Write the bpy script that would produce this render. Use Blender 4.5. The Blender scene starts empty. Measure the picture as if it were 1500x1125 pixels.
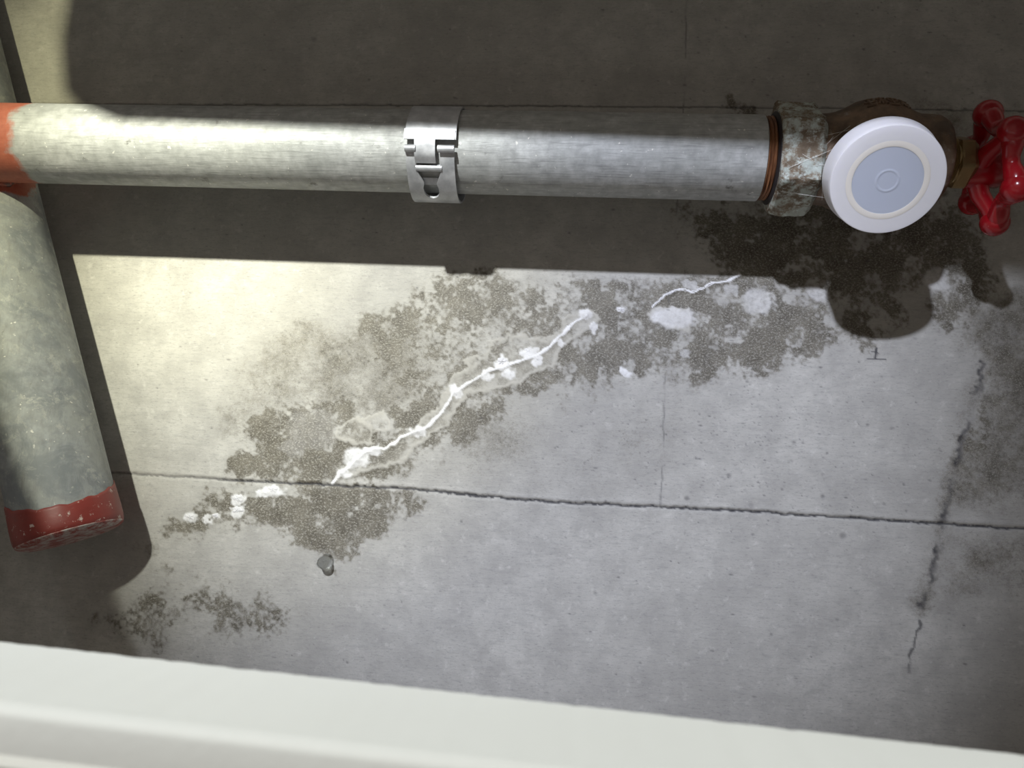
import bpy, bmesh, math, random
import numpy as np
from mathutils import Vector, Matrix

# ------------------------------------------------------------------ camera / light / exposure
# Site coordinates: u = along the slab joints, v = across them, d = distance below the slab underside.
H = 2.6                                              # slab underside above the room floor (m)
FPX, CX, CY = 1130.0, 750.0, 562.5
_N = np.array([0.08575, 0.10004, 1.0]); _N /= np.linalg.norm(_N)
_U = np.array([1, .042, 0.]); _U -= _N * _U.dot(_N); _U /= np.linalg.norm(_U)
_V = np.cross(_N, _U)
Z0 = 0.51508
S0 = np.array([0, 0, Z0])

scene = bpy.context.scene
col = scene.collection

cam_data = bpy.data.cameras.new('camera')
cam = bpy.data.objects.new('camera', cam_data); col.objects.link(cam); scene.camera = cam
cam_data.sensor_width = 36.0
cam_data.lens = 36.0 * FPX / 1500.0
cam_data.clip_start = 0.01
cam_data.dof.use_dof = True
cam_data.dof.focus_distance = 0.485
cam_data.dof.aperture_fstop = 18.0
_right = (_U[0], _V[0], _N[0]); _down = (_U[1], _V[1], _N[1]); _fwd = (_U[2], _V[2], _N[2])
_c = (float((-S0).dot(_U)), float((-S0).dot(_V)), H + float((-S0).dot(_N)))
cam.matrix_world = Matrix((( _right[0], -_down[0], -_fwd[0], _c[0]),
                           ( _right[1], -_down[1], -_fwd[1], _c[1]),
                           ( _right[2], -_down[2], -_fwd[2], _c[2]), (0, 0, 0, 1)))

world = bpy.data.worlds.new('room_ambient'); scene.world = world; world.use_nodes = True
bg = world.node_tree.nodes['Background']
bg.inputs[0].default_value = (1.0, 0.84, 0.72, 1); bg.inputs[1].default_value = 0.20

TORCH = Vector((-0.277, -0.698, H - 1.444))          # hand torch held below the hatch
def spot(name, target, watts, colour, cone, blend, size=0.022):
    l = bpy.data.lights.new(name, 'SPOT'); l.energy = watts; l.color = colour
    l.spot_size = math.radians(cone); l.spot_blend = blend; l.shadow_soft_size = size
    o = bpy.data.objects.new(name, l); col.objects.link(o); o.location = TORCH
    o.rotation_euler = (Vector(target) - TORCH).to_track_quat('-Z', 'Y').to_euler()
    return o
spot('torch_spill', (0.0, -0.062, H), 116, (0.83, 0.87, 1.0), 25.8, 0.82)
spot('torch_warm_beam', (-0.212, -0.120, H), 96, (1.0, 0.95, 0.58), 21, 1.0)
spot('torch_hotspot', (-0.212, -0.088, H), 85, (1.0, 0.94, 0.62), 8.6, 1.0)
# added fill lamp from the side, below the false ceiling, to brighten the hatch board
wl = bpy.data.lights.new('board_fill', 'AREA'); wl.shape = 'RECTANGLE'; wl.size = 0.9; wl.size_y = 0.5
wl.energy = 52; wl.color = (0.97, 1.0, 0.97)
wo = bpy.data.objects.new('board_fill', wl); col.objects.link(wo)
wo.location = (-0.9, -2.0, H - 1.15)
wo.rotation_euler = (Vector((0.05, 0.1, H - .37)) - Vector(wo.location)).to_track_quat('-Z', 'Y').to_euler()

vs = scene.view_settings
vs.view_transform = 'Standard'; vs.look = 'None'; vs.gamma = 1.0; vs.use_curve_mapping = False
vs.exposure = 0.0

# ------------------------------------------------------------------ helpers
def at(x, y, d=0.0):
    """site point (u, v, d) seen at a photo pixel at distance d below the slab"""
    r = np.array([(x - CX) / FPX, (y - CY) / FPX, 1.0]); o = S0 - _N * d
    p = r * (o.dot(_N) / r.dot(_N)) - S0
    return np.array([p.dot(_U), p.dot(_V), -p.dot(_N)])
def W(q): return Vector((float(q[0]), float(q[1]), H - float(q[2])))
def P(x, y, d=0.0): return W(at(x, y, d))

def tag(o, label=None, cat=None, group=None, kind=None):
    if label: o['label'] = label
    if cat: o['category'] = cat
    if group: o['group'] = group
    if kind: o['kind'] = kind
    return o
def empty(name, loc):
    o = bpy.data.objects.new(name, None); col.objects.link(o); o.location = loc
    o.empty_display_size = 0.02
    return o
def build(name, verts, faces, mat, parent=None, smooth=35, loc=None, recalc=True):
    """verts in world space; the mesh is stored relative to its parent (or to loc)"""
    base = Vector(loc) if loc is not None else (parent_loc(parent) if parent else Vector((0, 0, 0)))
    me = bpy.data.meshes.new(name)
    me.from_pydata([tuple(Vector(v) - base) for v in verts], [], faces)
    me.materials.append(mat)
    if recalc:
        bm = bmesh.new(); bm.from_mesh(me); bmesh.ops.remove_doubles(bm, verts=bm.verts, dist=1e-6)
        bmesh.ops.recalc_face_normals(bm, faces=bm.faces); bm.to_mesh(me); bm.free()
    if smooth:
        me.shade_smooth(); me.set_sharp_from_angle(angle=math.radians(smooth))
    o = bpy.data.objects.new(name, me); col.objects.link(o)
    if parent: o.parent = parent
    else: o.location = base
    return o
def parent_loc(p):
    v = Vector((0, 0, 0))
    while p is not None: v += p.location; p = p.parent
    return v

class Frame:
    """origin + axis + front (towards the room) + side"""
    def __init__(s, o, axis, front):
        s.o = Vector(o); s.a = Vector(axis).normalized()
        f = Vector(front); s.f = (f - s.a * f.dot(s.a)).normalized()
        s.s = s.f.cross(s.a)
    def p(s, t, r=0.0, phi=0.0):
        return s.o + s.a * t + (s.f * math.cos(phi) + s.s * math.sin(phi)) * r
    def c(s, t, x=0.0, y=0.0): return s.o + s.a * t + s.f * x + s.s * y

def lathe(fr, prof, n=48, cap0=True, cap1=True, rfun=None):
    vs_, fs = [], []
    for i, (t, r) in enumerate(prof):
        for k in range(n):
            ph = 2 * math.pi * k / n
            rr = rfun(t, r, ph) if rfun else r
            vs_.append(fr.p(t, rr, ph))
    for i in range(len(prof) - 1):
        for k in range(n):
            a, b = i * n + k, i * n + (k + 1) % n
            fs.append((a, b, b + n, a + n))
    if cap0: fs.append(tuple(range(n)))
    if cap1: fs.append(tuple(range((len(prof) - 1) * n, len(prof) * n)))
    return vs_, fs
def ball(c, r, n=20, m=12, axis=(0, 0, 1), squash=1.0):
    fr = Frame(c, axis, Vector(axis).orthogonal())
    prof = [(-r * squash * math.cos(math.pi * i / m), max(r * math.sin(math.pi * i / m), r * 1e-3)) for i in range(m + 1)]
    return lathe(fr, prof, n)
def tube(pts, rad, n=12, closed=False):
    pts = [Vector(p) for p in pts]; m = len(pts)
    rads = rad if isinstance(rad, (list, tuple)) else [rad] * m
    vs_, fs = [], []
    prev = None
    for i, p in enumerate(pts):
        t = (pts[(i + 1) % m] - pts[i - 1]) if closed else (pts[min(i + 1, m - 1)] - pts[max(i - 1, 0)])
        t.normalize()
        nrm = t.orthogonal() if prev is None else prev - t * prev.dot(t)
        nrm.normalize(); prev = nrm; bi = t.cross(nrm)
        for k in range(n):
            a = 2 * math.pi * k / n
            vs_.append(p + (nrm * math.cos(a) + bi * math.sin(a)) * rads[i])
    rng = m if closed else m - 1
    for i in range(rng):
        for k in range(n):
            a, b = i * n + k, i * n + (k + 1) % n
            c, d = ((i + 1) % m) * n + (k + 1) % n, ((i + 1) % m) * n + k
            fs.append((a, b, c, d))
    if not closed:
        fs.append(tuple(range(n))); fs.append(tuple(range((m - 1) * n, m * n)))
    return vs_, fs
def join(*parts):
    vs_, fs = [], []
    for v, f in parts:
        k = len(vs_); vs_ += list(v); fs += [tuple(i + k for i in q) for q in f]
    return vs_, fs

# ------------------------------------------------------------------ materials
class NT:
    def __init__(s, name):
        s.m = bpy.data.materials.new(name); s.m.use_nodes = True; s.t = s.m.node_tree
        s.b = s.t.nodes['Principled BSDF']; s.out = s.t.nodes['Material Output']
    def n(s, typ, **kw):
        nd = s.t.nodes.new(typ)
        for k, v in kw.items(): setattr(nd, k, v)
        return nd
    def set(s, sock, v):
        if hasattr(v, 'is_output'): s.t.links.new(v, sock)
        else: sock.default_value = v
    def coord(s, scale=(1, 1, 1), rot=(0, 0, 0)):
        tc = s.n('ShaderNodeTexCoord'); mp = s.n('ShaderNodeMapping')
        s.t.links.new(tc.outputs['Object'], mp.inputs['Vector']); mp.inputs['Scale'].default_value = scale
        mp.inputs['Rotation'].default_value = rot
        return mp.outputs[0]
    def noise(s, vec, scale, detail=4, rough=.6, dist=0):
        nd = s.n('ShaderNodeTexNoise'); s.set(nd.inputs['Vector'], vec)
        nd.inputs['Scale'].default_value = scale; nd.inputs['Detail'].default_value = detail
        nd.inputs['Roughness'].default_value = rough; nd.inputs['Distortion'].default_value = dist
        return nd.outputs['Fac']
    def ramp(s, fac, stops):
        nd = s.n('ShaderNodeValToRGB'); s.set(nd.inputs[0], fac); e = nd.color_ramp.elements
        while len(e) < len(stops): e.new(.5)
        for i, (p, c) in enumerate(stops):
            e[i].position = p; e[i].color = (c, c, c, 1) if isinstance(c, (int, float)) else (*c, 1)
        return nd.outputs[0]
    def mix(s, fac, a, b, mode='MIX'):
        nd = s.n('ShaderNodeMix', data_type='RGBA', blend_type=mode)
        s.set(nd.inputs['Factor'], fac)
        for k, v in ((6, a), (7, b)):
            if isinstance(v, tuple) and len(v) == 3: v = (*v, 1)
            s.set(nd.inputs[k], v)
        return nd.outputs[2]
    def math(s, op, a, b=0.0, c=None, clamp=False):
        nd = s.n('ShaderNodeMath', operation=op, use_clamp=clamp); s.set(nd.inputs[0], a); s.set(nd.inputs[1], b)
        if c is not None: s.set(nd.inputs[2], c)
        return nd.outputs[0]
    def bump(s, h, strength=.3, dist=.001):
        nd = s.n('ShaderNodeBump'); nd.inputs['Strength'].default_value = strength
        nd.inputs['Distance'].default_value = dist; s.set(nd.inputs['Height'], h)
        s.t.links.new(nd.outputs[0], s.b.inputs['Normal'])
    def fin(s, colour, rough=.5, metal=0.0, **kw):
        if isinstance(colour, tuple) and len(colour) == 3: colour = (*colour, 1)
        s.set(s.b.inputs['Base Color'], colour); s.set(s.b.inputs['Roughness'], rough); s.set(s.b.inputs['Metallic'], metal)
        for k, v in kw.items(): s.set(s.b.inputs[k.replace('_', ' ')], v)
        return s.m

def mat_galv(name, tone=(.56, .58, .58), along=(60, 900, 900), primer=None, metal=.28, rough=(.46, .64), blotch=.45):
    """weathered galvanised steel: spangle, lengthwise scratches, dark scuffs; optional red primer near a point"""
    m = NT(name); c = m.coord(); cs = m.coord(along)
    sp = m.noise(c, 160, 3, .6); fine = m.noise(c, 900, 2, .5); scr = m.noise(cs, 1, 3, .65); big = m.noise(c, 28, 4, .65)
    base = m.mix(m.ramp(sp, [(.3, 0), (.7, 1)]), tuple(x * .62 for x in tone), tone)
    base = m.mix(m.ramp(big, [(.38, 0), (.62, 1)]), m.mix(.45 * (1 + .6 * (blotch > .9)), base, (.33, .35, .34)), base)
    base = m.mix(m.ramp(scr, [(.52, 0), (.70, .7)]), base, (.26, .27, .27))
    base = m.mix(m.ramp(m.noise(c, 75, 6, .7), [(.64, 0), (.72, .75)]), base, (.15, .15, .14))
    base = m.mix(m.ramp(m.noise(c, 330, 2, .5), [(.70, 0), (.75, .8)]), base, (.80, .80, .76))
    if blotch > .9:
        base = m.mix(m.ramp(m.noise(c, 48, 6, .7, .6), [(.46, 0), (.60, .75)]), base, (.20, .225, .245))
        base = m.mix(m.ramp(m.noise(c, 70, 6, .75, .4), [(.56, 0), (.66, .6)]), base, (.52, .53, .50))
    met = metal
    if primer:
        pt, rad, soft = primer
        tc = m.n('ShaderNodeTexCoord')
        dn = m.n('ShaderNodeVectorMath', operation='DISTANCE'); m.t.links.new(tc.outputs['Object'], dn.inputs[0])
        dn.inputs[1].default_value = pt
        dd = m.math('ADD', dn.outputs['Value'], m.math('MULTIPLY', m.math('SUBTRACT', m.noise(c, 60, 5, .65), .5), soft))
        mask = m.ramp(m.math('DIVIDE', dd, rad), [(.92, 1), (1.0, 0)])
        red = m.mix(m.noise(c, 300, 3, .6), (.30, .075, .045), (.46, .15, .095))
        base = m.mix(mask, base, red); met = m.math('MULTIPLY', m.math('SUBTRACT', 1.0, mask), metal)
    m.bump(m.math('ADD', m.math('MULTIPLY', sp, .6), m.math('ADD', m.math('MULTIPLY', fine, .5), scr)), .25, .0004)
    return m.fin(base, m.ramp(big, [(.3, rough[0]), (.7, rough[1])]), met)

def mat_strap():
    m = NT('bright_zinc_strap'); c = m.coord(); n = m.noise(c, 120, 4, .6)
    base = m.mix(m.ramp(n, [(.35, 0), (.7, 1)]), (.42, .44, .47), (.64, .66, .69))
    m.bump(m.noise(c, 500, 2), .12, .0003)
    return m.fin(base, m.ramp(n, [(.3, .38), (.7, .52)]), .5)

def mat_primer():
    m = NT('red_primer_paint'); c = m.coord(); n = m.noise(c, 90, 5, .65)
    base = m.mix(n, (.17, .024, .020), (.30, .055, .045))
    base = m.mix(m.ramp(m.noise(c, 240, 4, .7), [(.60, 0), (.68, .9)]), base, (.62, .52, .47))
    base = m.mix(m.ramp(m.noise(c, 45, 5, .7), [(.58, 0), (.66, .5)]), base, (.16, .04, .035))
    m.bump(n, .3, .0006); return m.fin(base, .42)
def mat_weld():
    m = NT('primed_weld_metal'); c = m.coord(); n = m.noise(c, 110, 5, .7)
    base = m.mix(m.ramp(n, [(.45, 0), (.55, 1)]), (.36, .10, .06), (.12, .06, .05)); m.bump(n, .6, .001); return m.fin(base, .4)
def mat_endface():
    m = NT('worn_weld_edge'); c = m.coord(); n = m.noise(c, 160, 5, .7)
    base = m.mix(m.ramp(n, [(.42, 0), (.6, 1)]), (.30, .07, .06), (.50, .48, .46)); m.bump(n, .4, .0006); return m.fin(base, .5, .15)
def mat_rust():
    m = NT('rusty_pipe_thread'); c = m.coord(); n = m.noise(m.coord((900, 60, 60)), 1, 4, .6)
    base = m.mix(m.ramp(n, [(.35, 0), (.65, 1)]), (.09, .035, .018), (.36, .17, .08)); return m.fin(base, .45, .35)
def mat_bronze():
    m = NT('cast_bronze_body'); c = m.coord(); n = m.noise(c, 55, 5, .65)
    base = m.mix(m.ramp(n, [(.38, 0), (.64, 1)]), (.115, .085, .062), (.27, .185, .125))
    base = m.mix(m.ramp(m.noise(c, 120, 5, .7), [(.58, 0), (.7, .7)]), base, (.38, .37, .33))
    m.bump(m.noise(c, 700, 3, .6), .35, .0005); return m.fin(base, .48, .45)
def mat_corroded():
    m = NT('corroded_bronze_hex'); c = m.coord(); n = m.noise(c, 120, 6, .75); b = m.noise(c, 60, 5, .7)
    base = m.mix(m.ramp(b, [(.4, 0), (.6, 1)]), (.15, .11, .075), (.27, .22, .16))
    base = m.mix(m.ramp(n, [(.45, 0), (.58, .85)]), base, (.50, .57, .54))
    base = m.mix(m.ramp(m.noise(c, 300, 4, .7), [(.55, 0), (.66, .7)]), base, (.66, .74, .72))
    m.bump(n, .8, .0012); return m.fin(base, .75, .1)
def mat_brass():
    m = NT('dull_brass'); c = m.coord(); n = m.noise(c, 140, 4, .6)
    base = m.mix(n, (.22, .15, .07), (.42, .31, .16)); m.bump(n, .15, .0004); return m.fin(base, .33, .75)
def mat_redpaint():
    m = NT('glossy_red_enamel'); c = m.coord(); n = m.noise(c, 90, 4, .6)
    base = m.mix(n, (.30, .005, .012), (.42, .010, .018))
    base = m.mix(m.ramp(m.noise(c, 420, 3, .7), [(.72, 0), (.77, .5)]), base, (.5, .32, .3))
    m.bump(m.noise(c, 70, 3), .12, .0008); return m.fin(base, .22, 0, Coat_Weight=.4)
def mat_plastic(name, colour, rough=.35, trans=.25):
    m = NT(name); c = m.coord(); n = m.noise(c, 80, 3, .5)
    base = m.mix(n, tuple(x * .95 for x in colour), colour)
    m.bump(m.noise(c, 500, 2), .04, .0003)
    return m.fin(base, rough, 0, Subsurface_Weight=trans, Subsurface_Radius=(.004, .004, .005), Subsurface_Scale=1.0)
def mat_board(name, colour):
    m = NT(name); c = m.coord(); n = m.noise(c, 14, 4, .6)
    base = m.mix(n, tuple(x * .93 for x in colour), colour)
    m.bump(m.noise(c, 260, 4, .6), .12, .001); return m.fin(base, .6)
def mat_salt(name, a, b):
    m = NT(name); c = m.coord(); n = m.noise(c, 220, 5, .7)
    m.bump(m.noise(c, 420, 5, .7), .7, .0012); return m.fin(m.mix(n, a, b), .55)
def mat_water():
    m = NT('clear_water'); return m.fin((.92, .95, .95), .01, 0, Transmission_Weight=1.0, IOR=1.33)
def mat_web():
    m = NT('cobweb_silk'); return m.fin((.75, .75, .72), .5)
def mat_dark_gap():
    m = NT('dark_gap'); c = m.coord(); return m.fin(m.mix(m.noise(c, 200, 4), (.01, .01, .014), (.04, .035, .035)), .4)

def mat_concrete():
    m = NT('stained_cast_concrete'); c = m.coord()
    att = m.n('ShaderNodeAttribute', attribute_name='stain'); sep = m.n('ShaderNodeSeparateColor')
    m.t.links.new(att.outputs['Color'], sep.inputs[0]); wet, white, crust = sep.outputs; dark = att.outputs['Alpha']
    big = m.noise(c, 9, 5, .6); mid = m.noise(c, 45, 5, .7); fine = m.noise(c, 420, 4, .65)
    brush = m.noise(m.coord((90, 420, 1), (0, 0, .05)), 1, 4, .7); fleck = m.noise(m.coord((330, 950, 1), (0, 0, .12)), 1, 3, .65)
    base = m.mix(m.ramp(big, [(.35, 0), (.68, 1)]), (.40, .395, .375), (.52, .515, .49))
    base = m.mix(m.ramp(mid, [(.36, .75), (.60, 0)]), base, (.345, .34, .325))
    base = m.mix(m.ramp(brush, [(.50, 0), (.74, .55)]), base, (.30, .30, .295))
    base = m.mix(m.ramp(fleck, [(.56, 0), (.70, .6)]), base, (.24, .24, .235))
    base = m.mix(m.ramp(fine, [(.62, 0), (.72, .35)]), base, (.30, .30, .29))
    base = m.mix(m.ramp(m.noise(c, 130, 4, .7), [(.58, 0), (.72, .45)]), base, (.62, .615, .59))
    n_a = m.noise(c, 260, 6, .75); n_b = m.noise(m.coord((1, 1.3, 1), (0, 0, .3)), 700, 4, .75); n_c = m.noise(c, 60, 5, .7)
    wcol = m.mix(m.ramp(n_c, [(.32, 0), (.68, 1)]), (.072, .063, .048), (.165, .152, .122))
    wcol = m.mix(m.ramp(n_b, [(.50, 0), (.62, .8)]), wcol, (.36, .35, .31))
    wcol = m.mix(m.ramp(m.noise(c, 520, 4, .7), [(.56, 0), (.66, .7)]), wcol, (.055, .05, .04))
    sp = m.math('ADD', m.math('MULTIPLY', wet, 1.12), m.math('ADD', m.math('MULTIPLY', m.math('SUBTRACT', n_a, .5), 1.0), m.math('MULTIPLY', m.math('SUBTRACT', n_b, .5), 1.2)))
    wmask = m.math('ADD', m.math('MULTIPLY', m.ramp(sp, [(.28, 0), (.74, 1)]), .70), m.math('MULTIPLY', wet, .30), clamp=True)
    wmask = m.math('MULTIPLY', wmask, m.ramp(wet, [(.02, 0), (.16, 1)]))
    base = m.mix(wmask, base, wcol)
    cr = m.mix(m.noise(c, 240, 5, .7), (.34, .33, .30), (.53, .52, .48))
    base = m.mix(m.math('MULTIPLY', crust, .8), base, cr)
    wh = m.math('MULTIPLY', white, m.ramp(m.noise(c, 380, 5, .7), [(.30, .55), (.5, 1)]))
    base = m.mix(wh, base, (.82, .83, .86))
    base = m.mix(dark, base, (.028, .028, .036))
    m.bump(m.math('ADD', m.math('MULTIPLY', fine, .8), m.math('ADD', brush, m.math('MULTIPLY', m.noise(c, 900, 3, .6), .5))), .30, .0006)
    rough = m.math('SUBTRACT', .82, m.math('MULTIPLY', wet, .22))
    return m.fin(base, rough)

M = dict(galv_main=None, strap=mat_strap(), primer=mat_primer(), weld=mat_weld(), endface=mat_endface(), rust=mat_rust(),
         bronze=mat_bronze(), corroded=mat_corroded(), brass=mat_brass(), red=mat_redpaint(),
         cap=mat_plastic('milky_plastic', (.86, .86, .92)), cap_ring=mat_plastic('cream_plastic', (.95, .91, .86)),
         cap_disc=mat_plastic('bluish_plastic', (.56, .61, .74), .3),
         board_edge=mat_board('white_board_edge', (.80, .82, .80)), board=mat_board('painted_board', (.66, .66, .62)),
         salt=mat_salt('white_salt', (.58, .59, .62), (.82, .82, .85)), crust=mat_salt('grey_salt_crust', (.40, .385, .35), (.58, .57, .53)),
         water=mat_water(), web=mat_web(), black=mat_dark_gap(), concrete=mat_concrete())

# ------------------------------------------------------------------ the slab (ceiling) with its stains
K = FPX / Z0                                          # stain units per metre
def site(pts): return np.array([at(x, y)[:2] * K for x, y in pts])
def _hash(ix, iy, seed):
    h = (ix.astype(np.int64) * 374761393 + iy.astype(np.int64) * 668265263 + seed * 982451653) & 0x7fffffff
    h = ((h ^ (h >> 13)) * 1274126177) & 0x7fffffff
    return ((h ^ (h >> 16)) & 0xffff) / 65535.0
def vnoise(x, y, seed):
    ix, iy = np.floor(x), np.floor(y); fx, fy = x - ix, y - iy
    fx = fx * fx * (3 - 2 * fx); fy = fy * fy * (3 - 2 * fy)
    a = _hash(ix, iy, seed); b = _hash(ix + 1, iy, seed); c = _hash(ix, iy + 1, seed); d = _hash(ix + 1, iy + 1, seed)
    return a + (b - a) * fx + (c - a) * fy + (a - b - c + d) * fx * fy
def fbm(x, y, scale, octv, seed, rough=.55):
    s = np.zeros_like(x); amp = 1.0; tot = 0.0; q = 1.0 / scale
    for o in range(octv):
        s += amp * vnoise(x * q + 17.3 * o, y * q - 9.1 * o, seed + o); tot += amp; amp *= rough; q *= 2.03
    return s / tot
def seg_dist(x, y, pts):
    """distance to a polyline and the fraction along it"""
    best = np.full_like(x, 1e9); frac = np.zeros_like(x); n = len(pts) - 1
    for i in range(n):
        ax, ay = pts[i]; bx, by = pts[i + 1]; dx, dy = bx - ax, by - ay
        t = np.clip(((x - ax) * dx + (y - ay) * dy) / (dx * dx + dy * dy + 1e-9), 0, 1)
        dd = np.hypot(x - ax - t * dx, y - ay - t * dy); k = dd < best
        best = np.where(k, dd, best); frac = np.where(k, (i + t) / n, frac)
    return best, frac
def poly_sd(x, y, pts):
    d, _ = seg_dist(x, y, list(pts) + [pts[0]]); ins = np.zeros(x.shape, bool); n = len(pts)
    for i in range(n):
        ax, ay = pts[i]; bx, by = pts[(i + 1) % n]
        c = (ay > y) != (by > y)
        ins ^= c & (x < (bx - ax) * (y - ay) / (by - ay + 1e-12) + ax)
    return np.where(ins, -d, d)
def sstep(a, b, v):
    t = np.clip((v - a) / (b - a), 0, 1); return t * t * (3 - 2 * t)

STAINS = [  # outline (photo px), soft edge, strength
    ([(335, 692), (352, 655), (372, 612), (400, 588), (440, 580), (490, 583), (520, 600), (545, 620), (560, 640), (520, 668), (490, 700), (430, 706)], 26, 1.0),
    ([(560, 640), (600, 600), (640, 560), (660, 580), (640, 640), (600, 668), (590, 690), (520, 705), (500, 700)], 22, .85),
    ([(325, 600), (355, 560), (360, 520), (400, 490), (450, 478), (500, 480), (560, 470), (610, 470), (650, 520), (640, 570), (560, 640), (500, 600), (430, 585), (370, 612), (335, 640)], 55, .56),
    ([(520, 480), (560, 465), (605, 445), (640, 405), (700, 395), (760, 420), (850, 410), (860, 450), (820, 470), (760, 485), (690, 520), (640, 560), (590, 600), (560, 560)], 40, .66),
    ([(850, 412), (960, 400), (1060, 405), (1130, 410), (1180, 430), (1225, 480), (1200, 520), (1130, 535), (1075, 545), (1010, 560), (950, 560), (900, 555), (860, 570), (800, 572), (740, 590), (700, 640), (650, 670), (640, 620), (680, 590), (790, 555), (830, 500), (880, 470)], 38, .72),
    ([(495, 705), (540, 655), (600, 610), (640, 560), (690, 515), (760, 480), (830, 452), (890, 460), (850, 500), (800, 560), (690, 590), (650, 640), (600, 690)], 20, .62),
    ([(1060, 480), (1120, 470), (1180, 480), (1190, 510), (1120, 530), (1060, 525)], 24, .9),
    ([(690, 600), (760, 590), (800, 620), (780, 680), (700, 700), (640, 690)], 60, .42),
    ([(760, 640), (900, 600), (1000, 580), (1050, 620), (980, 690), (860, 730), (770, 740)], 90, .30),
    ([(390, 728), (440, 716), (520, 716), (590, 722), (612, 745), (560, 775), (530, 800), (508, 822), (470, 812), (440, 800), (420, 770), (385, 762)], 24, .92),
    ([(310, 715), (400, 712), (410, 760), (330, 772), (270, 778), (232, 785), (245, 768), (300, 745)], 18, .78),
    ([(200, 880), (260, 858), (330, 868), (400, 880), (440, 900), (390, 925), (290, 915), (220, 915)], 40, .55),
    ([(190, 800), (240, 790), (310, 830), (370, 870), (330, 880), (240, 860)], 40, .33),
    ([(130, 900), (200, 890), (270, 930), (240, 950), (150, 930)], 40, .5),
    ([(990, 318), (1040, 300), (1120, 290), (1380, 300), (1420, 330), (1455, 400), (1440, 440), (1400, 470), (1370, 440), (1355, 400), (1300, 430), (1320, 470), (1270, 500), (1230, 470), (1180, 440), (1130, 430), (1080, 390), (1030, 370)], 46, .74),
    ([(1090, 320), (1160, 310), (1170, 400), (1110, 390)], 22, 1.25),
    ([(1330, 150), (1500, 150), (1500, 330), (1430, 330), (1350, 200)], 50, .5),
    ([(1060, 150), (1110, 150), (1105, 172), (1065, 172)], 14, .8),
    ([(1405, 430), (1560, 420), (1560, 720), (1400, 740), (1395, 650), (1425, 540)], 70, .66),
    ([(1360, 770), (1560, 775), (1560, 880), (1370, 890)], 70, .50),
    ([(1400, 620), (1440, 560), (1460, 640), (1420, 700), (1395, 700)], 26, .5),
    ([(1380, 640), (1500, 650), (1500, 760), (1370, 760)], 50, .34),
]
CRUST = [
    [(560, 655), (600, 630), (640, 600), (652, 575), (668, 548), (690, 535), (676, 528), (706, 520), (716, 502), (745, 488), (775, 492), (802, 494), (826, 480), (824, 466), (842, 456), (866, 455), (880, 468), (868, 480), (850, 492), (838, 498), (818, 520), (812, 540), (780, 548), (765, 562), (720, 572), (684, 580), (660, 618), (630, 640), (608, 658), (592, 680), (530, 694), (505, 704), (500, 692), (530, 664)],
    [(945, 460), (970, 448), (1010, 452), (1014, 470), (1008, 490), (985, 482), (958, 474)],
    [(520, 610), (545, 625), (548, 650), (520, 655), (490, 645), (492, 628)],
    [(525, 615), (560, 600), (575, 628), (545, 640)],
]
CRACK = [(488, 708), (497, 698), (525, 672), (540, 660), (565, 655), (598, 634), (622, 628), (645, 606), (655, 590), (664, 576), (690, 560), (706, 548), (722, 540), (742, 537), (765, 527), (790, 519), (806, 507), (818, 494), (832, 482), (846, 470), (858, 462)]
CRACK2 = [(956, 450), (962, 442), (975, 432), (995, 424), (1012, 427), (1026, 423), (1046, 415), (1062, 412), (1085, 404)]
JOINT = [(-40, 683), (170, 692), (270, 699), (330, 703), (400, 707), (480, 711.5), (560, 714.5), (600, 717), (700, 726), (760, 732), (830, 737), (900, 740), (1000, 744.5), (1100, 750), (1200, 756), (1300, 762), (1385, 768), (1540, 776)]
JOINT2 = [(-40, 152), (600, 154), (1050, 157), (1200, 158), (1540, 163)]
SEAM = [(1006, -30), (1003, 130), (990, 330), (976, 480), (974, 560), (972, 620), (970, 700), (967, 745)]
PATCH = [(400, 718, 20, 8), (388, 722, 14, 7), (349, 730, 11, 9), (348, 748, 11, 8), (279, 757, 10, 7), (316, 755, 6, 5), (303, 760, 7, 5), (735, 531, 12, 10), (774, 516, 13, 9), (668, 574, 11, 9), (788, 528, 10, 8), (745, 548, 14, 8), (855, 460, 11, 7), (868, 482, 7, 8), (712, 552, 12, 8), (985, 466, 34, 16), (462, 628, 42, 30), (430, 655, 22, 14), (560, 620, 20, 14), (1010, 418, 12, 7), (1072, 424, 12, 10), (910, 454, 7, 5), (1005, 517, 10, 9), (918, 545, 10, 7), (525, 672, 20, 14), (545, 662, 16, 8), (610, 632, 14, 8), (505, 694, 12, 8), (820, 505, 8, 6), (1110, 440, 22, 22), (1200, 430, 16, 10), (1370, 410, 18, 20)]

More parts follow.
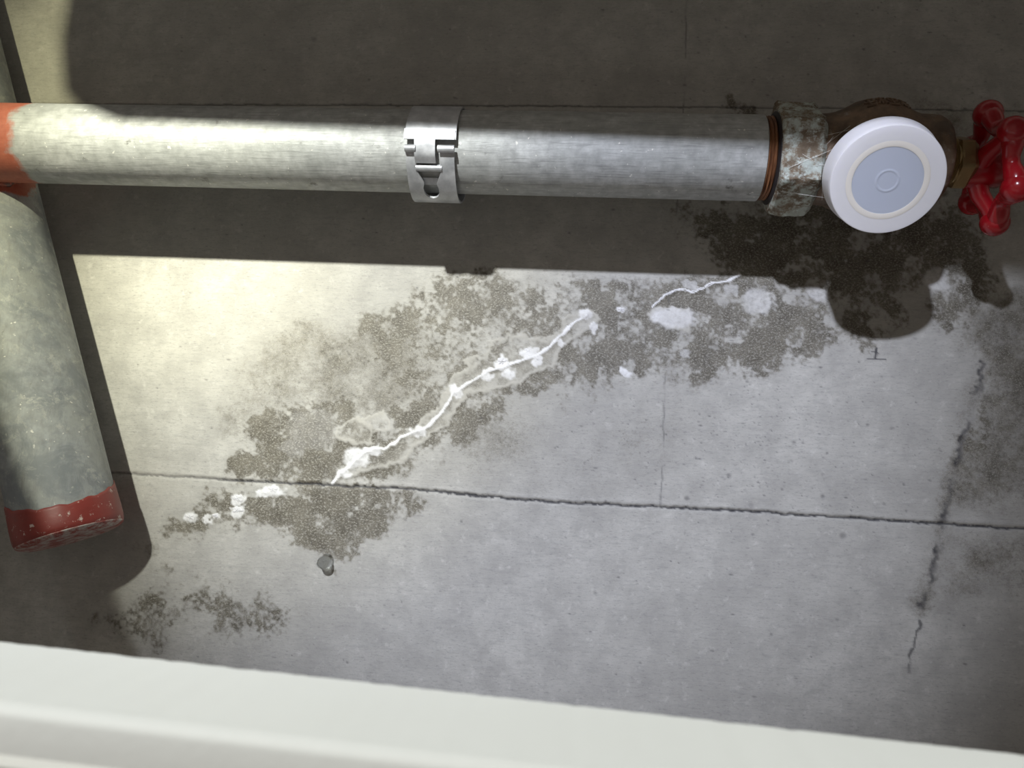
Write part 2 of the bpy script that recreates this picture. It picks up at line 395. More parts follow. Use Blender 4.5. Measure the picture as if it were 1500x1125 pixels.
def make_slab():
    x0, y0 = site([(-50, -50)])[0] - [40, 60]; x1, y1 = site([(1550, 1180)])[0] + [60, 20]
    x1 = max(x1, site([(1550, -50)])[0][0])
    step = 1.75
    far = 1.6 * K
    xs = np.concatenate([np.linspace(-far, x0, 14, endpoint=False), np.arange(x0, x1, step), np.linspace(x1 + step, far, 14)])
    ys = np.concatenate([np.linspace(-far, y0, 14, endpoint=False), np.arange(y0, y1, step), np.linspace(y1 + step, far, 14)])
    X, Y = np.meshgrid(xs, ys); sh = X.shape; x, y = X.ravel(), Y.ravel()
    n40 = fbm(x, y, 44, 4, 1); n40b = fbm(x, y, 44, 4, 11); n12 = fbm(x, y, 13, 3, 21, .6); n12b = fbm(x, y, 13, 3, 31, .6); n4 = fbm(x, y, 4.5, 2, 41, .6)
    n120 = fbm(x, y, 120, 4, 51)
    wx = x + (n40 - .5) * 46 + (n12 - .5) * 18; wy = y + (n40b - .5) * 46 + (n12b - .5) * 18
    soft = np.zeros_like(x)
    haze = np.zeros_like(x)
    for poly, s, k in STAINS:
        sd = poly_sd(wx, wy, site(poly)); f = k * sstep(s * .7, -s * .7, sd)
        if s >= 50: haze = np.maximum(haze, f * (.45 + 1.0 * n40) * (.75 + .5 * n12))
        else: soft = np.maximum(soft, k * sstep(s * 1.05, -s * .8, sd))
    n25 = fbm(x, y, 27, 3, 91, .6); patchy = .62 + .85 * sstep(.34, .66, n25) * (.6 + .8 * n120)
    soft = soft * np.clip(patchy, .5, 1.18)
    wet = soft + (soft > .02) * ((n12 - .5) * .60 + (n4 - .5) * 1.05 + (n40 - .5) * .45) * np.minimum(1, soft * 1.6) * (1.05 - .35 * np.minimum(soft, 1))
    wet = np.maximum(np.clip(.30 * sstep(.15, .75, wet) + .70 * wet, 0, 1.15), haze)
    h = (n120 - .5) * .5 + (n12 - .5) * .10 + (n4 - .5) * .10          # relief in mm, towards the room
    # grey crust plates with a raised rim
    crust = np.zeros_like(x); cx_ = x + (n12 - .5) * 14 + (n4 - .5) * 4; cy_ = y + (n12b - .5) * 14 + (n4 - .5) * 4
    for poly in CRUST:
        sd = poly_sd(cx_, cy_, site(poly)); mk = sstep(2, -2, sd)
        rim = np.exp(-((sd + 3) / 3.0) ** 2)
        crust = np.maximum(crust, mk * (.10 + .75 * sstep(.40, .62, n40) * n12 + .75 * rim)); h += mk * .35 + rim * .35
    # white salt
    white = np.zeros_like(x)
    for px, py, rx, ry in PATCH:
        c = site([(px, py)])[0]
        q = np.hypot((x - c[0] + (n12 - .5) * 16 + (n4 - .5) * 7) / rx, (y - c[1] + (n12b - .5) * 16) / ry)
        k = .62 if rx == 34 else .13 if px < 600 and 610 < py < 660 else (.35 if px > 1000 else .8)
        mk = sstep(1.15, .7, q) * (.55 + .7 * n12) * k
        white = np.maximum(white, mk); h += sstep(1.1, .2, q) * (.5 if k > .6 else .15)
    for pts, w0 in ((CRACK, 2.9), (CRACK2, 1.9)):
        d, fr = seg_dist(x + (n12 - .5) * 7, y + (n12b - .5) * 7, site(pts))
        w = w0 * (.3 + 1.25 * fbm(x, y, 24, 3, 61, .7)); white = np.maximum(white, sstep(w, w * .3, d)); h += .7 * np.exp(-(d / 3.5) ** 2)
        white = np.maximum(white, .55 * sstep(w * 4.5, w, d) * sstep(.42, .66, n12) * (w0 > 3))
    wet = wet * (1 - .6 * np.clip(crust, 0, 1)) * (1 - .8 * np.clip(white, 0, 1))
    # formwork joints, seam, marker line, pores
    dark = np.zeros_like(x)
    d, fr = seg_dist(x, y + (n12 - .5) * 4.5 + (n4 - .5) * 2.5, site(JOINT))
    thin = .5 + .5 * sstep(.12, .2, fr)
    h += -1.9 * np.exp(-(d / 1.9) ** 2) * thin; jp = site(JOINT); jy = np.interp(x, jp[:, 0], jp[:, 1])
    h += .35 * np.exp(-((y - jy + 5) / 3.2) ** 2) * (.4 + n12) + np.where(y > jy, -.25, 0)
    dark = np.maximum(dark, sstep(2.0, .7, d) * .9 * thin)
    d, _ = seg_dist(x, y + (n12 - .5) * 3, site(JOINT2)); h -= .8 * np.exp(-(d / 1.6) ** 2); dark = np.maximum(dark, sstep(1.7, .6, d) * .6)
    d, _ = seg_dist(x + (n12 - .5) * 3, y, site(SEAM)); dark = np.maximum(dark, sstep(1.7, .3, d) * .5 * sstep(.45, .68, fbm(x, y, 34, 3, 71)))
    mark = [(1438, 532), (1436, 555), (1431, 572), (1421, 600), (1420, 622), (1410, 640), (1405, 668), (1396, 700), (1388, 735), (1382, 768), (1377, 790), (1370, 820), (1360, 860), (1350, 888)]
    d, _ = seg_dist(x + (n12 - .5) * 11 + (n4 - .5) * 7, y + (n4 - .5) * 8, site(mark)); br = sstep(.36, .56, fbm(x, y, 26, 3, 81))
    dark = np.maximum(dark, sstep(7.0, .5, d) * (.12 + .78 * br) * (.45 + .8 * n4) * .9); wet = np.maximum(wet, .55 * sstep(30, 4, d) * n40 * 1.5)
    d, _ = seg_dist(x + (n12 - .5) * 14, y, site([(1346, 910), (1338, 950), (1330, 985)])); dark = np.maximum(dark, sstep(3.6, .6, d) * (.15 + .6 * br))
    for pts, w, k in (([(1284, 510), (1282, 524)], 2.2, .9), ([(1270, 525), (1297, 526)], 1.2, .8), ([(1277, 515), (1286, 517)], 1.3, .7)):
        d, _ = seg_dist(x, y, site(pts)); dark = np.maximum(dark, sstep(w, w * .4, d) * k)
    rng = np.random.default_rng(5)
    idx_y = {}
    spots = []
    for i in range(900):
        if i < 520: spots.append((rng.normal(1080, 150), rng.normal(640, 75), rng.choice([.7, .9, 1.1, 1.7], p=[.4, .3, .2, .1]), rng.uniform(1.0, 2.2)))
        elif i < 820: spots.append((rng.uniform(200, 1500), rng.uniform(0, 1050), rng.uniform(.8, 1.8), rng.uniform(1, 2.4)))
        else: spots.append((rng.uniform(980, 1500), rng.uniform(0, 160), rng.uniform(.8, 1.9), rng.uniform(1, 2.2)))
    spots += [(1068, 697, 4, 1.1), (1006, 730, 4, 1.1), (1100, 740, 4.5, 1.1), (1235, 785, 5, 1.2), (1205, 727, 3.5, 1), (460, 57, 5, 1.2), (1163, 648, 3, 1.2), (1009, 516, 2.2, 1)]
    D2 = dark.reshape(sh); H2 = h.reshape(sh); st = np.array(site([(a, b) for a, b, _, _ in spots]))
    for (cx1, cy1), (_, _, r, el) in zip(st, spots):
        i0, i1 = np.searchsorted(xs, [cx1 - 12, cx1 + 12]); j0, j1 = np.searchsorted(ys, [cy1 - 12, cy1 + 12])
        if i1 <= i0 or j1 <= j0: continue
        q = np.hypot((X[j0:j1, i0:i1] - cx1) / (r * el), (Y[j0:j1, i0:i1] - cy1) / r)
        D2[j0:j1, i0:i1] = np.maximum(D2[j0:j1, i0:i1], sstep(1.2, .3, q) * (.15 + .45 * ((cx1 * 7) % 1)))
        H2[j0:j1, i0:i1] -= .3 * sstep(1.2, .2, q) * ((cx1 * 7) % 1)
    dark, h = D2.ravel(), H2.ravel()
    nv = len(x); co = np.empty((nv, 3), np.float32); co[:, 0] = x / K; co[:, 1] = y / K; co[:, 2] = -h * .001
    ny, nx = sh; I = np.arange(nv).reshape(sh)
    quads = np.stack([I[:-1, :-1], I[1:, :-1], I[1:, 1:], I[:-1, 1:]], -1).reshape(-1, 4)     # facing down into the room
    me = bpy.data.meshes.new('ceiling')
    nb = 4; top = np.array([[-1.6, -1.6, .2], [1.6, -1.6, .2], [1.6, 1.6, .2], [-1.6, 1.6, .2]], np.float32)
    co = np.vstack([co, top]); border = [nv, nv + 1, nv + 2, nv + 3]
    me.vertices.add(len(co)); me.vertices.foreach_set('co', co.ravel())
    extra = [(I[0, 0], I[0, -1], border[1], border[0]), (I[0, -1], I[-1, -1], border[2], border[1]),
             (I[-1, -1], I[-1, 0], border[3], border[2]), (I[-1, 0], I[0, 0], border[0], border[3]), tuple(border)]
    allq = np.vstack([quads, np.array(extra)]); nq = len(allq)
    me.loops.add(nq * 4); me.loops.foreach_set('vertex_index', allq.ravel().astype(np.int32))
    me.polygons.add(nq); me.polygons.foreach_set('loop_start', (np.arange(nq) * 4).astype(np.int32))
    me.update(calc_edges=True)
    at_ = me.attributes.new('stain', 'FLOAT_COLOR', 'POINT')
    vals = np.zeros((len(co), 4), np.float32); vals[:nv, 0] = np.clip(wet, 0, 1); vals[:nv, 1] = np.clip(white, 0, 1)
    vals[:nv, 2] = np.clip(crust, 0, 1); vals[:nv, 3] = np.clip(dark, 0, 1)
    at_.data.foreach_set('color', vals.ravel())
    me.polygons.foreach_set('use_smooth', np.ones(nq, bool))
    me.materials.append(M['concrete']); me.validate()
    o = bpy.data.objects.new('ceiling', me); col.objects.link(o); o.location = (0, 0, H)
    return tag(o, 'grey cast concrete slab underside with dark damp stains and white salt crack', 'ceiling', kind='structure')
slab = make_slab()

# white salt ridges and nodules sitting on the slab: parts of it
random.seed(3)
def ridge(name, pts, r0, mat, label):
    q = []
    for i in range(len(pts) - 1):
        for k in range(4):
            t = k / 4; q.append((pts[i][0] + (pts[i + 1][0] - pts[i][0]) * t + random.uniform(-1.3, 1.3), pts[i][1] + (pts[i + 1][1] - pts[i][1]) * t + random.uniform(-1.3, 1.3)))
    q.append(pts[-1])
    rad = [r0 * random.uniform(.25, 1.5) for _ in q]; rad[0] = rad[-1] = r0 * .3
    o = build(name, *tube([P(x, y, .0002) for x, y in q], rad, 8), mat, slab, 60); o['label'] = label
ridge('salt_ridge', CRACK, .00048, M['salt'], 'white salt ridge along the diagonal crack')
ridge('salt_ridge', CRACK2, .00042, M['salt'], 'thin white salt line under the valve end')
def nodule(px, py, rx, ry, hgt, mat):
    c = at(px, py); n, m_ = 22, 6; vs_, fs = [], []
    ph = random.uniform(0, 6)
    for j in range(m_ + 1):
        a = j / m_ * math.pi / 2
        for k in range(n):
            th = 2 * math.pi * k / n; w = 1 + .17 * math.sin(2 * th + ph * 1.7) + .13 * math.sin(3 * th + ph) + .09 * math.sin(7 * th + 2 * ph)
            s = math.cos(a) * w if j < m_ else .02
            vs_.append(W((c[0] + rx / K * s * math.cos(th), c[1] + ry / K * s * math.sin(th), -.0006 + (hgt * .55 + .0006) * math.sin(a) * (1 + .15 * math.sin(5 * th + ph)))))
    for j in range(m_):
        for k in range(n):
            a, b = j * n + k, j * n + (k + 1) % n; fs.append((a, b, b + n, a + n))
    fs.append(tuple(range(m_ * n, (m_ + 1) * n)))
    build('salt_nodule', vs_, fs, mat, slab, 60)
for px, py, rx, ry, hg in ((668, 574, 8.5, 7, .0022), (735, 530, 9, 7.5, .0024), (774, 515, 9, 7, .0016), (790, 527, 6.5, 5.5, .0015), (858, 466, 5, 4.5, .0014), (855, 457, 7, 4, .001),
                           (349, 730, 8, 7, .0014), (348, 747, 8, 6, .0014), (279, 757, 8, 6, .0013), (316, 755, 5, 4, .001), (910, 454, 6, 4, .0013), (400, 717, 10, 5, .001)):
    nodule(px, py, rx, ry, hg, M['salt'])

# ------------------------------------------------------------------ hatch in the false ceiling: boards round the opening
def strip(prof, a, b):
    """extrude a (v, d) profile from point a to point b along u; a/b are (u, dv)"""
    n = len(prof); vs_ = [W((a[0], v + a[1], d)) for v, d in prof] + [W((b[0], v + b[1], d)) for v, d in prof]
    fs = [(i, (i + 1) % n, n + (i + 1) % n, n + i) for i in range(n)] + [tuple(range(n)), tuple(range(n, 2 * n))]
    return vs_, fs
SL = (0.1039 - 0.0952) / (0.1373 + 0.0846)            # the hatch runs at a slight angle to the slab joints
def hv(u, v): return v + SL * u
b1 = empty('ceiling_board', W((0, .30, .36)))
tag(b1, 'white plastered ceiling board edge of the hatch across the bottom', 'ceiling board', kind='structure')
vE = 0.0952 + SL * .0846
# board core
n_seg = 900
random.seed(8)
vs_, fs = [], []
prof_dv = [(.0012, .3405), (0, .3425), (0, .3775), (.0016, .3795), (.0016, .381), (.50, .381), (.50, .3405)]
for i in range(n_seg + 1):
    u = -.75 + 1.6 * i / n_seg
    chip = max(0, random.gauss(0, .00012)) + (.0005 if random.random() < .012 else 0) 
    for j, (dv, d) in enumerate(prof_dv):
        k = chip if j in (0, 1) else 0
        vs_.append(W((u, hv(u, vE) + dv + k, d + (k * .8 if j == 0 else 0))))
n = len(prof_dv)
for i in range(n_seg):
    for j in range(n): fs.append((i * n + j, i * n + (j + 1) % n, (i + 1) * n + (j + 1) % n, (i + 1) * n + j))
fs += [tuple(range(n)), tuple(range(n_seg * n, (n_seg + 1) * n))]
build('board', vs_, fs, M['board_edge'], b1, 30)
o = build('edge_bead', *strip([(-.0008, .3765), (-.0016, .3785), (-.0010, .3812), (.0006, .3825), (.010, .3825), (.010, .3805), (.0012, .3800)], (-.75, hv(-.75, vE)), (.85, hv(.85, vE))), M['board_edge'], b1, 40)
o['label'] = 'smooth bright bead along the lower hatch edge'
build('painted_underside', *strip([(.006, .3822), (.49, .3822), (.49, .3840), (.0075, .3840)], (-.75, hv(-.75, vE)), (.85, hv(.85, vE))), M['board'], b1, 30)

# the board on the far side of the opening, with the cut corner that shades the upper slab
b2 = empty('ceiling_board', W((.2, -.45, .35)))
tag(b2, 'white ceiling board on the far side of the hatch opening', 'ceiling board', kind='structure')
outline = [(.85, hv(.85, -.2525)), (-.245, hv(-.245, -.2525)), (-.262, -.272), (-.322, -.335), (-.327, -.36), (-.322, -.50), (-.42, -.50), (-.42, -1.5), (.85, -1.5)]
n = len(outline)
vs_ = [W((u, v, .345)) for u, v in outline] + [W((u, v, .385)) for u, v in outline]
fs = [tuple(range(n)), tuple(range(n, 2 * n))] + [(i, (i + 1) % n, n + (i + 1) % n, n + i) for i in range(n)]
build('board', vs_, fs, M['board_edge'], b2, 30)

# the boards closing the opening on its two short sides
def side_board(outline, loc, label):
    b = empty('ceiling_board', W(loc)); tag(b, label, 'ceiling board', kind='structure')
    n = len(outline)
    vs_ = [W((u, v, .345)) for u, v in outline] + [W((u, v, .381)) for u, v in outline]
    fs = [tuple(range(n)), tuple(range(n, 2 * n))] + [(i, (i + 1) % n, n + (i + 1) % n, n + i) for i in range(n)]
    build('board', vs_, fs, M['board_edge'], b, 30)
side_board([(-.352, -.235), (-.311, -.128), (-.272, -.058), (-.235, .02), (-.20, vE - .003), (-1.0, vE - .003), (-1.0, -1.5), (-.423, -1.5), (-.423, -.32)], (-.5, -.1, .36), 'white ceiling board closing the left side of the hatch opening')
side_board([(.235, -.248), (.235, vE - .003), (.85, vE - .003), (.85, -.248)], (.5, -.1, .36), 'white ceiling board closing the right side of the hatch opening')

# ------------------------------------------------------------------ main galvanised pipe
m0, m1 = at(240, 214.5, .066), at(1100, 232, .0655)
RM = .0243
main_ax = (W(m1) - W(m0)).normalized()
campos = Vector(_c)
mid_main = W(at(650, 225, .066))
FM = Frame(W(m0), main_ax, campos - mid_main)
def s_at(x, y=None):
    """distance along the main axis of the point seen at photo column x"""
    lo, hi = -.4, .7
    for _ in range(50):
        s = (lo + hi) / 2; w = FM.o + FM.a * s; q = w - campos
        r = Vector(_right).dot(q); f_ = Vector(_fwd).dot(q)
        if CX + FPX * r / f_ < x: lo = s
        else: hi = s
    return lo
h0, h1 = at(-3, 346, .039), at(90, 727, .043)
hax = (W(h1) - W(h0)).normalized(); RH = .0302
FH = Frame(W(h0), hax, campos - W(h1))
# junction: point of the header axis nearest to the main axis
w0 = FM.o - FH.o; bb = FM.a.dot(FH.a); t_main = (bb * FH.a.dot(w0) - FM.a.dot(w0)) / (1 - bb * bb)
t_head = (FH.a.dot(w0) - bb * FM.a.dot(w0)) / (1 - bb * bb)
s_thr0, s_thr1 = s_at(1113), s_at(1134)
main = empty('water_pipe', FM.p(s_at(620)))
tag(main, 'long horizontal galvanised steel pipe under the slab ending at the valve', 'pipe')
s_j = t_main + .014
prim_pt = tuple(FM.p(s_at(27)) - parent_loc(main))
M['galv_main'] = mat_galv('galvanised_main', primer=(prim_pt, .0292, .010))
prof = [(s_j, RM)] + [(s_j + (s_thr0 - s_j) * i / 40, RM) for i in range(1, 40)] + [(s_thr0 - .0006, RM), (s_thr0, RM - .0008)]
build('pipe_body', *lathe(FM, prof, 96), M['galv_main'], main, 40)
tp = []
k = 0; s = s_thr0 - .0005
while s < s_thr1 + .006:
    tp += [(s, RM - .0014), (s + .0009, RM - .0005), (s + .0018, RM - .0014)]; s += .0019
build('thread', *lathe(FM, tp, 64), M['rust'], main, 20)['label'] = 'rust-brown exposed pipe thread'
# saddle weld onto the header
pts = []
for k in range(64):
    ph = 2 * math.pi * k / 64; base = FM.p(0, RM + .0006, ph)
    # march along the main axis to the header surface
    lo, hi = t_main - .01, t_main + .06; best = hi
    for i in range(120):
        s = hi - (hi - lo) * i / 119; q = base + FM.a * s - FH.o; q -= FH.a * q.dot(FH.a)
        if q.length < RH + .0006: best = s; break
    else: best = t_main + .012
    pts.append(base + FM.a * best)
rr = [.0024 + .0008 * math.sin(k * 1.9) + random.uniform(-.0003, .0003) for k in range(64)]
build('weld_bead', *tube(pts, rr, 10, True), M['weld'], main, 60)['label'] = 'lumpy red-primed weld where the pipe meets the header'

# ------------------------------------------------------------------ header pipe with capped end
head = empty('header_pipe', FH.p(0))
tag(head, 'thick galvanised pipe on the left with a red-primed capped end', 'pipe')
def t_px(y):
    lo, hi = -1.0, .6
    for _ in range(50):
        t = (lo + hi) / 2; q = FH.p(t) - campos
        if CY + FPX * Vector(_down).dot(q) / Vector(_fwd).dot(q) < y: lo = t
        else: hi = t
    return lo
t_band, t_end = t_px(726), t_px(783)
jp = FH.p(t_head, RH * .7) + FM.a * RH * .7
M['galv_head'] = mat_galv('galvanised_header', tone=(.40, .43, .45), along=(500, 60, 500), primer=(tuple(jp - parent_loc(head)), .034, .024), metal=.12, rough=(.5, .7), blotch=1.0)
prof = [(-.55 + (t_end - .002 + .55) * i / 40, RH) for i in range(41)]
build('pipe_body', *lathe(FH, prof, 96), M['galv_head'], head, 40)
wob = lambda t, r, ph: r * (1 + .004 * math.sin(3 * ph + 40 * t))
def band(t, r, ph): return r
# red primer sleeve, its upper brush line sagging a little on the room side
n = 96; vs_, fs = [], []
rows = [(0, RH + .0002), (.03, RH + .0007), (.12, RH + .0008), (.35, RH + .0010), (.6, RH + .0012), (.82, RH + .0012), (.94, RH + .0009), (1.0, RH + .0002)]
for i, (q, r) in enumerate(rows):
    for k in range(n):
        ph = 2 * math.pi * k / n
        sag = (.0125 * max(0, math.cos(ph - .05)) - .002 + .0005 * math.sin(11 * ph) + .0003 * math.sin(23 * ph)) * (1 - q)
        vs_.append(FH.p(t_band + sag + (t_end - t_band - sag * .0) * q - sag * q * 0, r, ph))
for i in range(len(rows) - 1):
    for k in range(n):
        a, b = i * n + k, i * n + (k + 1) % n; fs.append((a, b, b + n, a + n))
build('primer_band', vs_, fs, M['primer'], head, 50)['label'] = 'red primer band at the pipe end'
prof = [(t_end - .002, RH + .0004), (t_end + .0004, RH + .0003), (t_end + .0016, RH - .0012), (t_end + .0026, RH - .004), (t_end + .0032, RH - .010), (t_end + .0034, .001)]
build('end_plate', *lathe(FH, prof, 96), M['endface'], head, 40)['label'] = 'worn domed end plate with pale weld edge'

# ------------------------------------------------------------------ strap clamp on the main pipe
clamp = empty('pipe_clamp', FM.p(s_at(645), RM + .004, math.pi))
tag(clamp, 'shiny zinc strap clamp with keyhole latch round the horizontal pipe', 'clamp')
sL, sR = s_at(609), s_at(679)
sc_ = (sL + sR) / 2; hw = (sR - sL) / 2
def patch(phis, cols, rfun, th, mat, name, label=None, dx=0):
    """sheet following the pipe: at each angle the columns give positions along the pipe; th thick"""
    rows_o, rows_i = [], []
    vs_, fs = [], []
    m_ = len(cols(phis[0]))
    for ph in phis:
        for c_ in cols(ph): vs_.append(FM.p(sc_ + c_ + dx, rfun(ph) + th, ph))
    off = len(vs_)
    for ph in phis:
        for c_ in cols(ph): vs_.append(FM.p(sc_ + c_ + dx, rfun(ph), ph))
    R_ = len(phis)
    for i in range(R_ - 1):
        for j in range(m_ - 1):
            a = i * m_ + j
            fs.append((a, a + 1, a + m_ + 1, a + m_)); fs.append((off + a, off + a + m_, off + a + m_ + 1, off + a + 1))
    for i in range(R_ - 1):
        for j in (0, m_ - 1):
            a = i * m_ + j; fs.append((a, a + m_, off + a + m_, off + a))
    for i in (0, R_ - 1):
        for j in range(m_ - 1):
            a = i * m_ + j; fs.append((a, a + 1, off + a + 1, off + a))
    o = build(name, vs_, fs, mat, clamp, 40)
    if label: o['label'] = label
    return o
D = math.radians
lin = lambda a, b, n_: [a + (b - a) * i / (n_ - 1) for i in range(n_)]
TH = .0012
# which way does phi run? +phi must be photo-down
SG = 1.0 if FM.s.dot(Vector(_down)) > 0 else -1.0
def R0(ph): return RM + .0006
up = [SG * D(a) for a in lin(-178, -14, 60)]
def r_up(ph):
    a = math.degrees(ph * SG)
    return RM + .0006 + .0022 * float(sstep(-60, -24, a))
patch(up, lambda ph: lin(-hw, hw, 6), r_up, TH, M['strap'], 'upper_strap')
# folded lip at the strap's end
patch([SG * D(a) for a in lin(-25, -13.5, 8)], lambda ph: lin(-hw * 1.03, hw * .97, 6), lambda ph: r_up(ph) + TH - .0001, .0013, M['strap'], 'folded_lip')
# hook tongue
def r_t(ph):
    a = math.degrees(ph * SG); return RM + .0042 - .0016 * float(sstep(2, 14, a))
patch([SG * D(a) for a in lin(-17, 13, 14)], lambda ph: lin(-hw * .62, hw * .20, 5), r_t, .0012, M['strap'], 'hook_tongue')
# lower strap with keyhole: opening half-width by angle
def hopen(a):
    if a < 24: return hw * .47
    if a < 40: return hw * (.47 - .22 * (a - 24) / 16)
    if a < 46: return hw * (.25 + .06 * (a - 40) / 6)
    if a < 64: return hw * .31 * math.sqrt(max(0, 1 - ((a - 50) / 14.0) ** 2)) if a > 50 else hw * .31
    return 0
def r_lo(ph):
    a = math.degrees(ph * SG); return RM + .0018 + .0026 * float(sstep(20, 75, a)) - .0020 * float(sstep(100, 150, a)) + .0016 * float(sstep(6, -4, a))
aa = lin(-6, 64, 71)
for sgn in (-1, 1):
    cen = -.10 * hw
    if sgn < 0: f_ = lambda ph: lin(-hw * .99, cen - hopen(math.degrees(ph * SG)), 5)
    else: f_ = lambda ph: lin(cen + hopen(math.degrees(ph * SG)), hw * .93, 5)
    patch([SG * D(a) for a in aa], f_, r_lo, TH, M['strap'], 'latch_arm')
    # rolled ear at the arm's end
    e0, e1 = (-hw * .99, cen - hw * .47) if sgn < 0 else (cen + hw * .40, hw * .95)
    fr_ = FM.p(0, RM + .0046, SG * D(-3.5))
    build('rolled_ear', *tube([fr_ + FM.a * (sc_ + e0), fr_ + FM.a * (sc_ + (e0 + e1) / 2), fr_ + FM.a * (sc_ + e1)], .0021, 14), M['strap'], clamp, 50)
patch([SG * D(a) for a in lin(64, 180, 60)], lambda ph: lin(-hw * .99, hw * .93, 7), r_lo, TH, M['strap'], 'lower_strap')
build('cross_bar', *join(tube([FM.p(sc_ - hw * .62, RM + .0018, SG * D(20)), FM.p(sc_ + hw * .42, RM + .0018, SG * D(20))], .0021, 14)), M['strap'], clamp, 50)
patch([SG * D(a) for a in lin(35, 47, 8)], lambda ph: lin(-hw * .50, hw * .34, 5), lambda ph: RM + .0003, .0009, M['strap'], 'inner_tongue')
# hanger: lug on the back of the clamp, threaded rod and plate up to the slab
fh = Frame(FM.p(sc_ + .002, 0), Vector((0, 0, 1)), FM.a)
rod_top = H - (FM.o.z + FM.a.z * sc_)
prof = []; z = RM + .002
while z < rod_top + .002:
    prof += [(z, .0044), (z + .0006, .0050), (z + .0012, .0044)]; z += .00125
build('hanger_rod', *lathe(fh, prof, 20), M['strap'], clamp, 20)
build('hanger_nut', *lathe(fh, [(RM + .003, .0075), (RM + .0035, .0082), (RM + .0090, .0082), (RM + .0095, .0075)], 6), M['strap'], clamp, 10)

# ------------------------------------------------------------------ angle valve
FV = FM
valve = empty('angle_valve', FM.p(s_at(1270)))
tag(valve, 'corroded bronze angle valve with red handwheel at the pipe end', 'valve')
px = .4 / 1130 * 1.11                                  # one photo pixel at the valve (m)
a0, a1 = s_at(1129), s_at(1190)
fx = Frame(FM.o, FM.a, FM.f)
# hexagonal inlet collar
def hexr(t, r, ph):
    q = (ph - D(20) * SG) % (math.pi / 3) - math.pi / 6
    return min(r / math.cos(q) * .872, r) if r > .02 else r
rx_ = .0325
prof = [(a0, .0245), (a0, rx_ - .0016), (a0 + .0015, rx_)] + [(a0 + .0015 + (a1 - a0 - .004) * i / 8, rx_) for i in range(1, 8)] + [(a1 - .0025, rx_), (a1, rx_ - .0025), (a1 + .001, .0268)]
def hexn(t, r, ph):
    w = .0005 * math.sin(9 * ph + 300 * t) + .0004 * math.sin(17 * ph - 500 * t)
    return hexr(t, r, ph) + (w if r > .03 else 0)
build('hex_collar', *lathe(fx, prof, 96, rfun=hexn), M['corroded'], valve, 30)['label'] = 'hexagonal collar crusted with white-green corrosion'
build('gap_ring', *lathe(fx, [(a0 - .0014, .0215), (a0 - .0012, .0246), (a0 - .0004, .0262), (a0 + .001, .0262)], 64), M['black'], valve, 40)  # black ring drawn for the dark gap before the collar; its dark is painted
# globe body
cs = lambda x: s_at(x)
bp = [(cs(1186), .0235), (cs(1192), .0252), (cs(1202), .0255), (cs(1214), .0262), (cs(1228), .0285), (cs(1243), .0318), (cs(1258), .0335), (cs(1275), .0340), (cs(1292), .0334), (cs(1306), .0315), (cs(1320), .0283), (cs(1334), .0262), (cs(1350), .0260), (cs(1362), .0256), (cs(1371), .0240), (cs(1376), .0205), (cs(1378), .0150)]
build('valve_body', *lathe(fx, bp, 96), M['bronze'], valve, 50)
# outlet neck towards the room
bc = FM.p(s_at(1283))
capc = P(1300, 265, .1085)
vw = (campos - capc).normalized()
od = (vw + Vector(_right) * .26 + Vector(_down) * .27).normalized(); olen = (capc - bc).length; bc = capc - od * olen
FO = Frame(bc, od, FM.a)
build('outlet_neck', *lathe(FO, [(.006, .0235), (olen - .030, .0235), (olen - .026, .0252), (olen - .018, .0252), (olen - .016, .0240), (olen - .003, .0240), (olen - .003, .019), (olen - .02, .019)], 64), M['bronze'], valve, 30)
# cast lettering on the shoulder: small raised strokes
def stroke(s0, s1, p0, p1):
    rb = .0339
    def rad(s): 
        for (ta, ra), (tb, rb_) in zip(bp, bp[1:]):
            if ta <= s <= tb: return ra + (rb_ - ra) * (s - ta) / (tb - ta)
        return .03
    pts_ = [FM.p(s0 + (s1 - s0) * t, rad(s0 + (s1 - s0) * t) + .0001, SG * D(p0 + (p1 - p0) * t)) for t in (0, .33, .66, 1)]
    return tube(pts_, .0008, 6)
letters = []
for k, xx in enumerate((1252, 1268, 1284, 1300)):
    s = s_at(xx); w = .0045
    letters += [stroke(s - w / 2, s + w / 2, -76, -76), stroke(s - w / 2, s + w / 2, -68, -68), stroke(s, s, -79, -62)]
    if k % 2 == 0: letters += [stroke(s - w / 2, s + w / 2, -61, -61), stroke(s - w / 2, s - w / 2, -76, -68), stroke(s + w / 2, s + w / 2, -76, -68)]
    else: letters += [stroke(s - w / 2, s - w * .1, -62, -70), stroke(s + w * .1, s + w / 2, -70, -62)]
build('cast_lettering', *join(*letters), M['bronze'], valve, 40)
# bonnet, gland nut, stem
build('bonnet_collar', *lathe(fx, [(s_at(1374), .0165), (s_at(1380), .0165), (s_at(1381), .0130), (s_at(1384), .0140), (s_at(1386), .0130), (s_at(1389), .0140), (s_at(1391), .0130), (s_at(1397), .0135)], 48), M['brass'], valve, 30)
g0, g1 = s_at(1391), s_at(1420)
def gn(t, r, ph):
    q = (ph - D(8) * SG) % (math.pi / 3) - math.pi / 6
    return min(r / math.cos(q) * .872, r)
build('gland_nut', *lathe(fx, [(g0, .0135), (g0 + .001, .0152), (g1 - .003, .0152), (g1, .0125)], 72, rfun=gn), M['brass'], valve, 25)['label'] = 'brass hexagonal gland nut'
build('stem', *lathe(fx, [(g1 - .002, .0052), (s_at(1480), .0052)], 24), M['brass'], valve, 30)
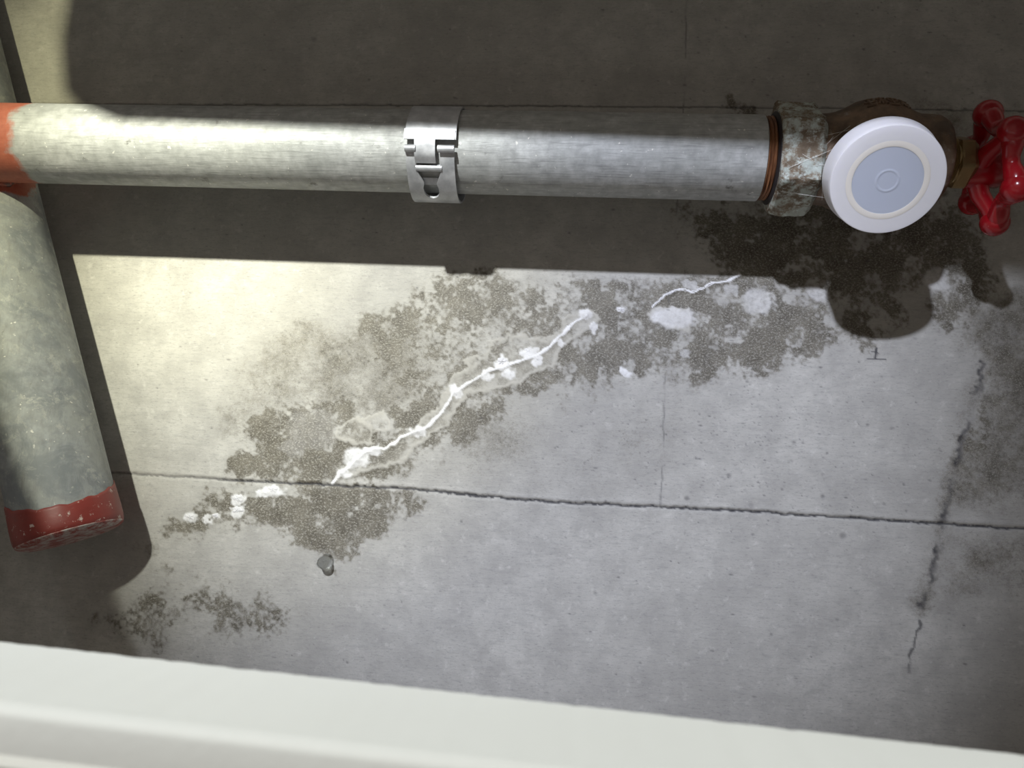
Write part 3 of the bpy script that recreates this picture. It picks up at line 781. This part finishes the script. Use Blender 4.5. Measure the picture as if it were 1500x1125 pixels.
# handwheel: six ball lobes on a scalloped rim, four spokes, hub
wc = s_at(1443)
wdir = (FM.a + FM.f * .02 + FM.s * SG * (-.16)).normalized()
FW = Frame(FM.p(wc) + FM.s * SG * .0035, wdir, FM.f)
SGW = 1.0 if FW.s.dot(Vector(_down)) > 0 else -1.0
RWH = .0305; WPH = D(30) - SGW * D(11)
wheel_parts = []
rim = []
NP = 96
for k in range(NP):
    ph = 2 * math.pi * k / NP
    lob = .5 + .5 * math.cos(6 * ph)
    rim.append(FW.p(.004, RWH * (.74 + .23 * lob ** 1.3), ph + WPH))
rimr = [.0044 + .0018 * (.5 + .5 * math.cos(6 * 2 * math.pi * k / NP)) for k in range(NP)]
hub = [(-.012, .0070), (-.011, .0092), (-.002, .0105), (.006, .0115), (.009, .009), (.0095, .001)]
wheel = build('handwheel', *tube(rim, rimr, 16, True), M['red'], valve, 60)
wheel['label'] = 'glossy red scalloped handwheel'
for k in range(6):
    ph = 2 * math.pi * k / 6 + WPH
    build('lobe', *ball(FW.p(.004, RWH, ph), .0079, 24, 14), M['red'], wheel, 60)
for k in range(3):
    ph = 2 * math.pi * k / 3 + WPH
    build('spoke', *tube([FW.p(-.004, .006, ph), FW.p(-.003, .014, ph), FW.p(.001, .022, ph), FW.p(.004, .030, ph)], [.0060, .0052, .0046, .0052], 14), M['red'], wheel, 60)
build('hub', *lathe(FW, hub, 32), M['red'], wheel, 50)
random.seed(12)
webs = []
for k in range(10):
    a_ = FM.p(random.uniform(a0 + .002, a1), .030, SG * D(random.uniform(-30, 60)))
    b_ = FM.p(random.uniform(s_at(1195), s_at(1225)), .029, SG * D(random.uniform(-40, 50)))
    mid_ = (a_ + b_) / 2 + FM.f * random.uniform(-.001, .0015)
    webs.append(tube([a_, mid_, b_], .00010, 4))
o = build('cobweb', *join(*webs), M['web'], valve, 0); o['kind'] = 'stuff'

# ------------------------------------------------------------------ white plastic cap on the outlet
RC = .0282
cap = empty('plastic_cap', FO.p(olen - .014))
tag(cap, 'round translucent white plastic cap pushed over the valve outlet', 'cap')
FC = Frame(FO.p(olen), od, FM.a)
build('skirt', *lathe(FC, [(-.0150, .0255), (-.0150, RC + .0012), (-.0135, RC + .0014), (-.004, RC + .0003), (-.0006, RC), (-.0001, RC - .0003), (0, RC - .0010), (0, .0196), (-.0015, .0196), (-.0015, .0245), (-.0150, .0255)], 96, False, False), M['cap'], cap, 50)
build('rim_ring', *lathe(FC, [(-.0012, .0204), (.00003, .0204), (.0001, .0200), (.0001, .0178), (.00003, .0174), (-.0012, .0174), (-.0012, .0204)], 96, False, False), M['cap_ring'], cap, 50)['label'] = 'cream ring on the cap face'
build('centre_disc', *lathe(FC, [(-.0016, .0176), (-.00005, .0176), (-.0001, .0174), (-.0001, .0170), (-.0001, .0066), (-.0001, .0060), (.00005, .0057), (.00005, .0050), (-.0001, .0047), (-.0001, .0042), (-.0001, .0005)], 96, True, True), M['cap_disc'], cap, 50)['label'] = 'bluish translucent disc with moulded ring'

# ------------------------------------------------------------------ hanging water drop
db = P(479, 822, 0)
fd = Frame(db, Vector((0, 0, -1)), Vector((1, 0, 0)))
prof = [(-.0012, .0052), (.0, .0046), (.001, .0041), (.003, .0038), (.0055, .0040), (.0078, .0042), (.0098, .0039), (.0114, .0030), (.0123, .0018), (.0127, .0003)]
drop = build('water_drop', *lathe(fd, prof, 36), M['water'], None, 70, loc=db)
tag(drop, 'clear water drop hanging from the slab below the damp stain', 'water drop')
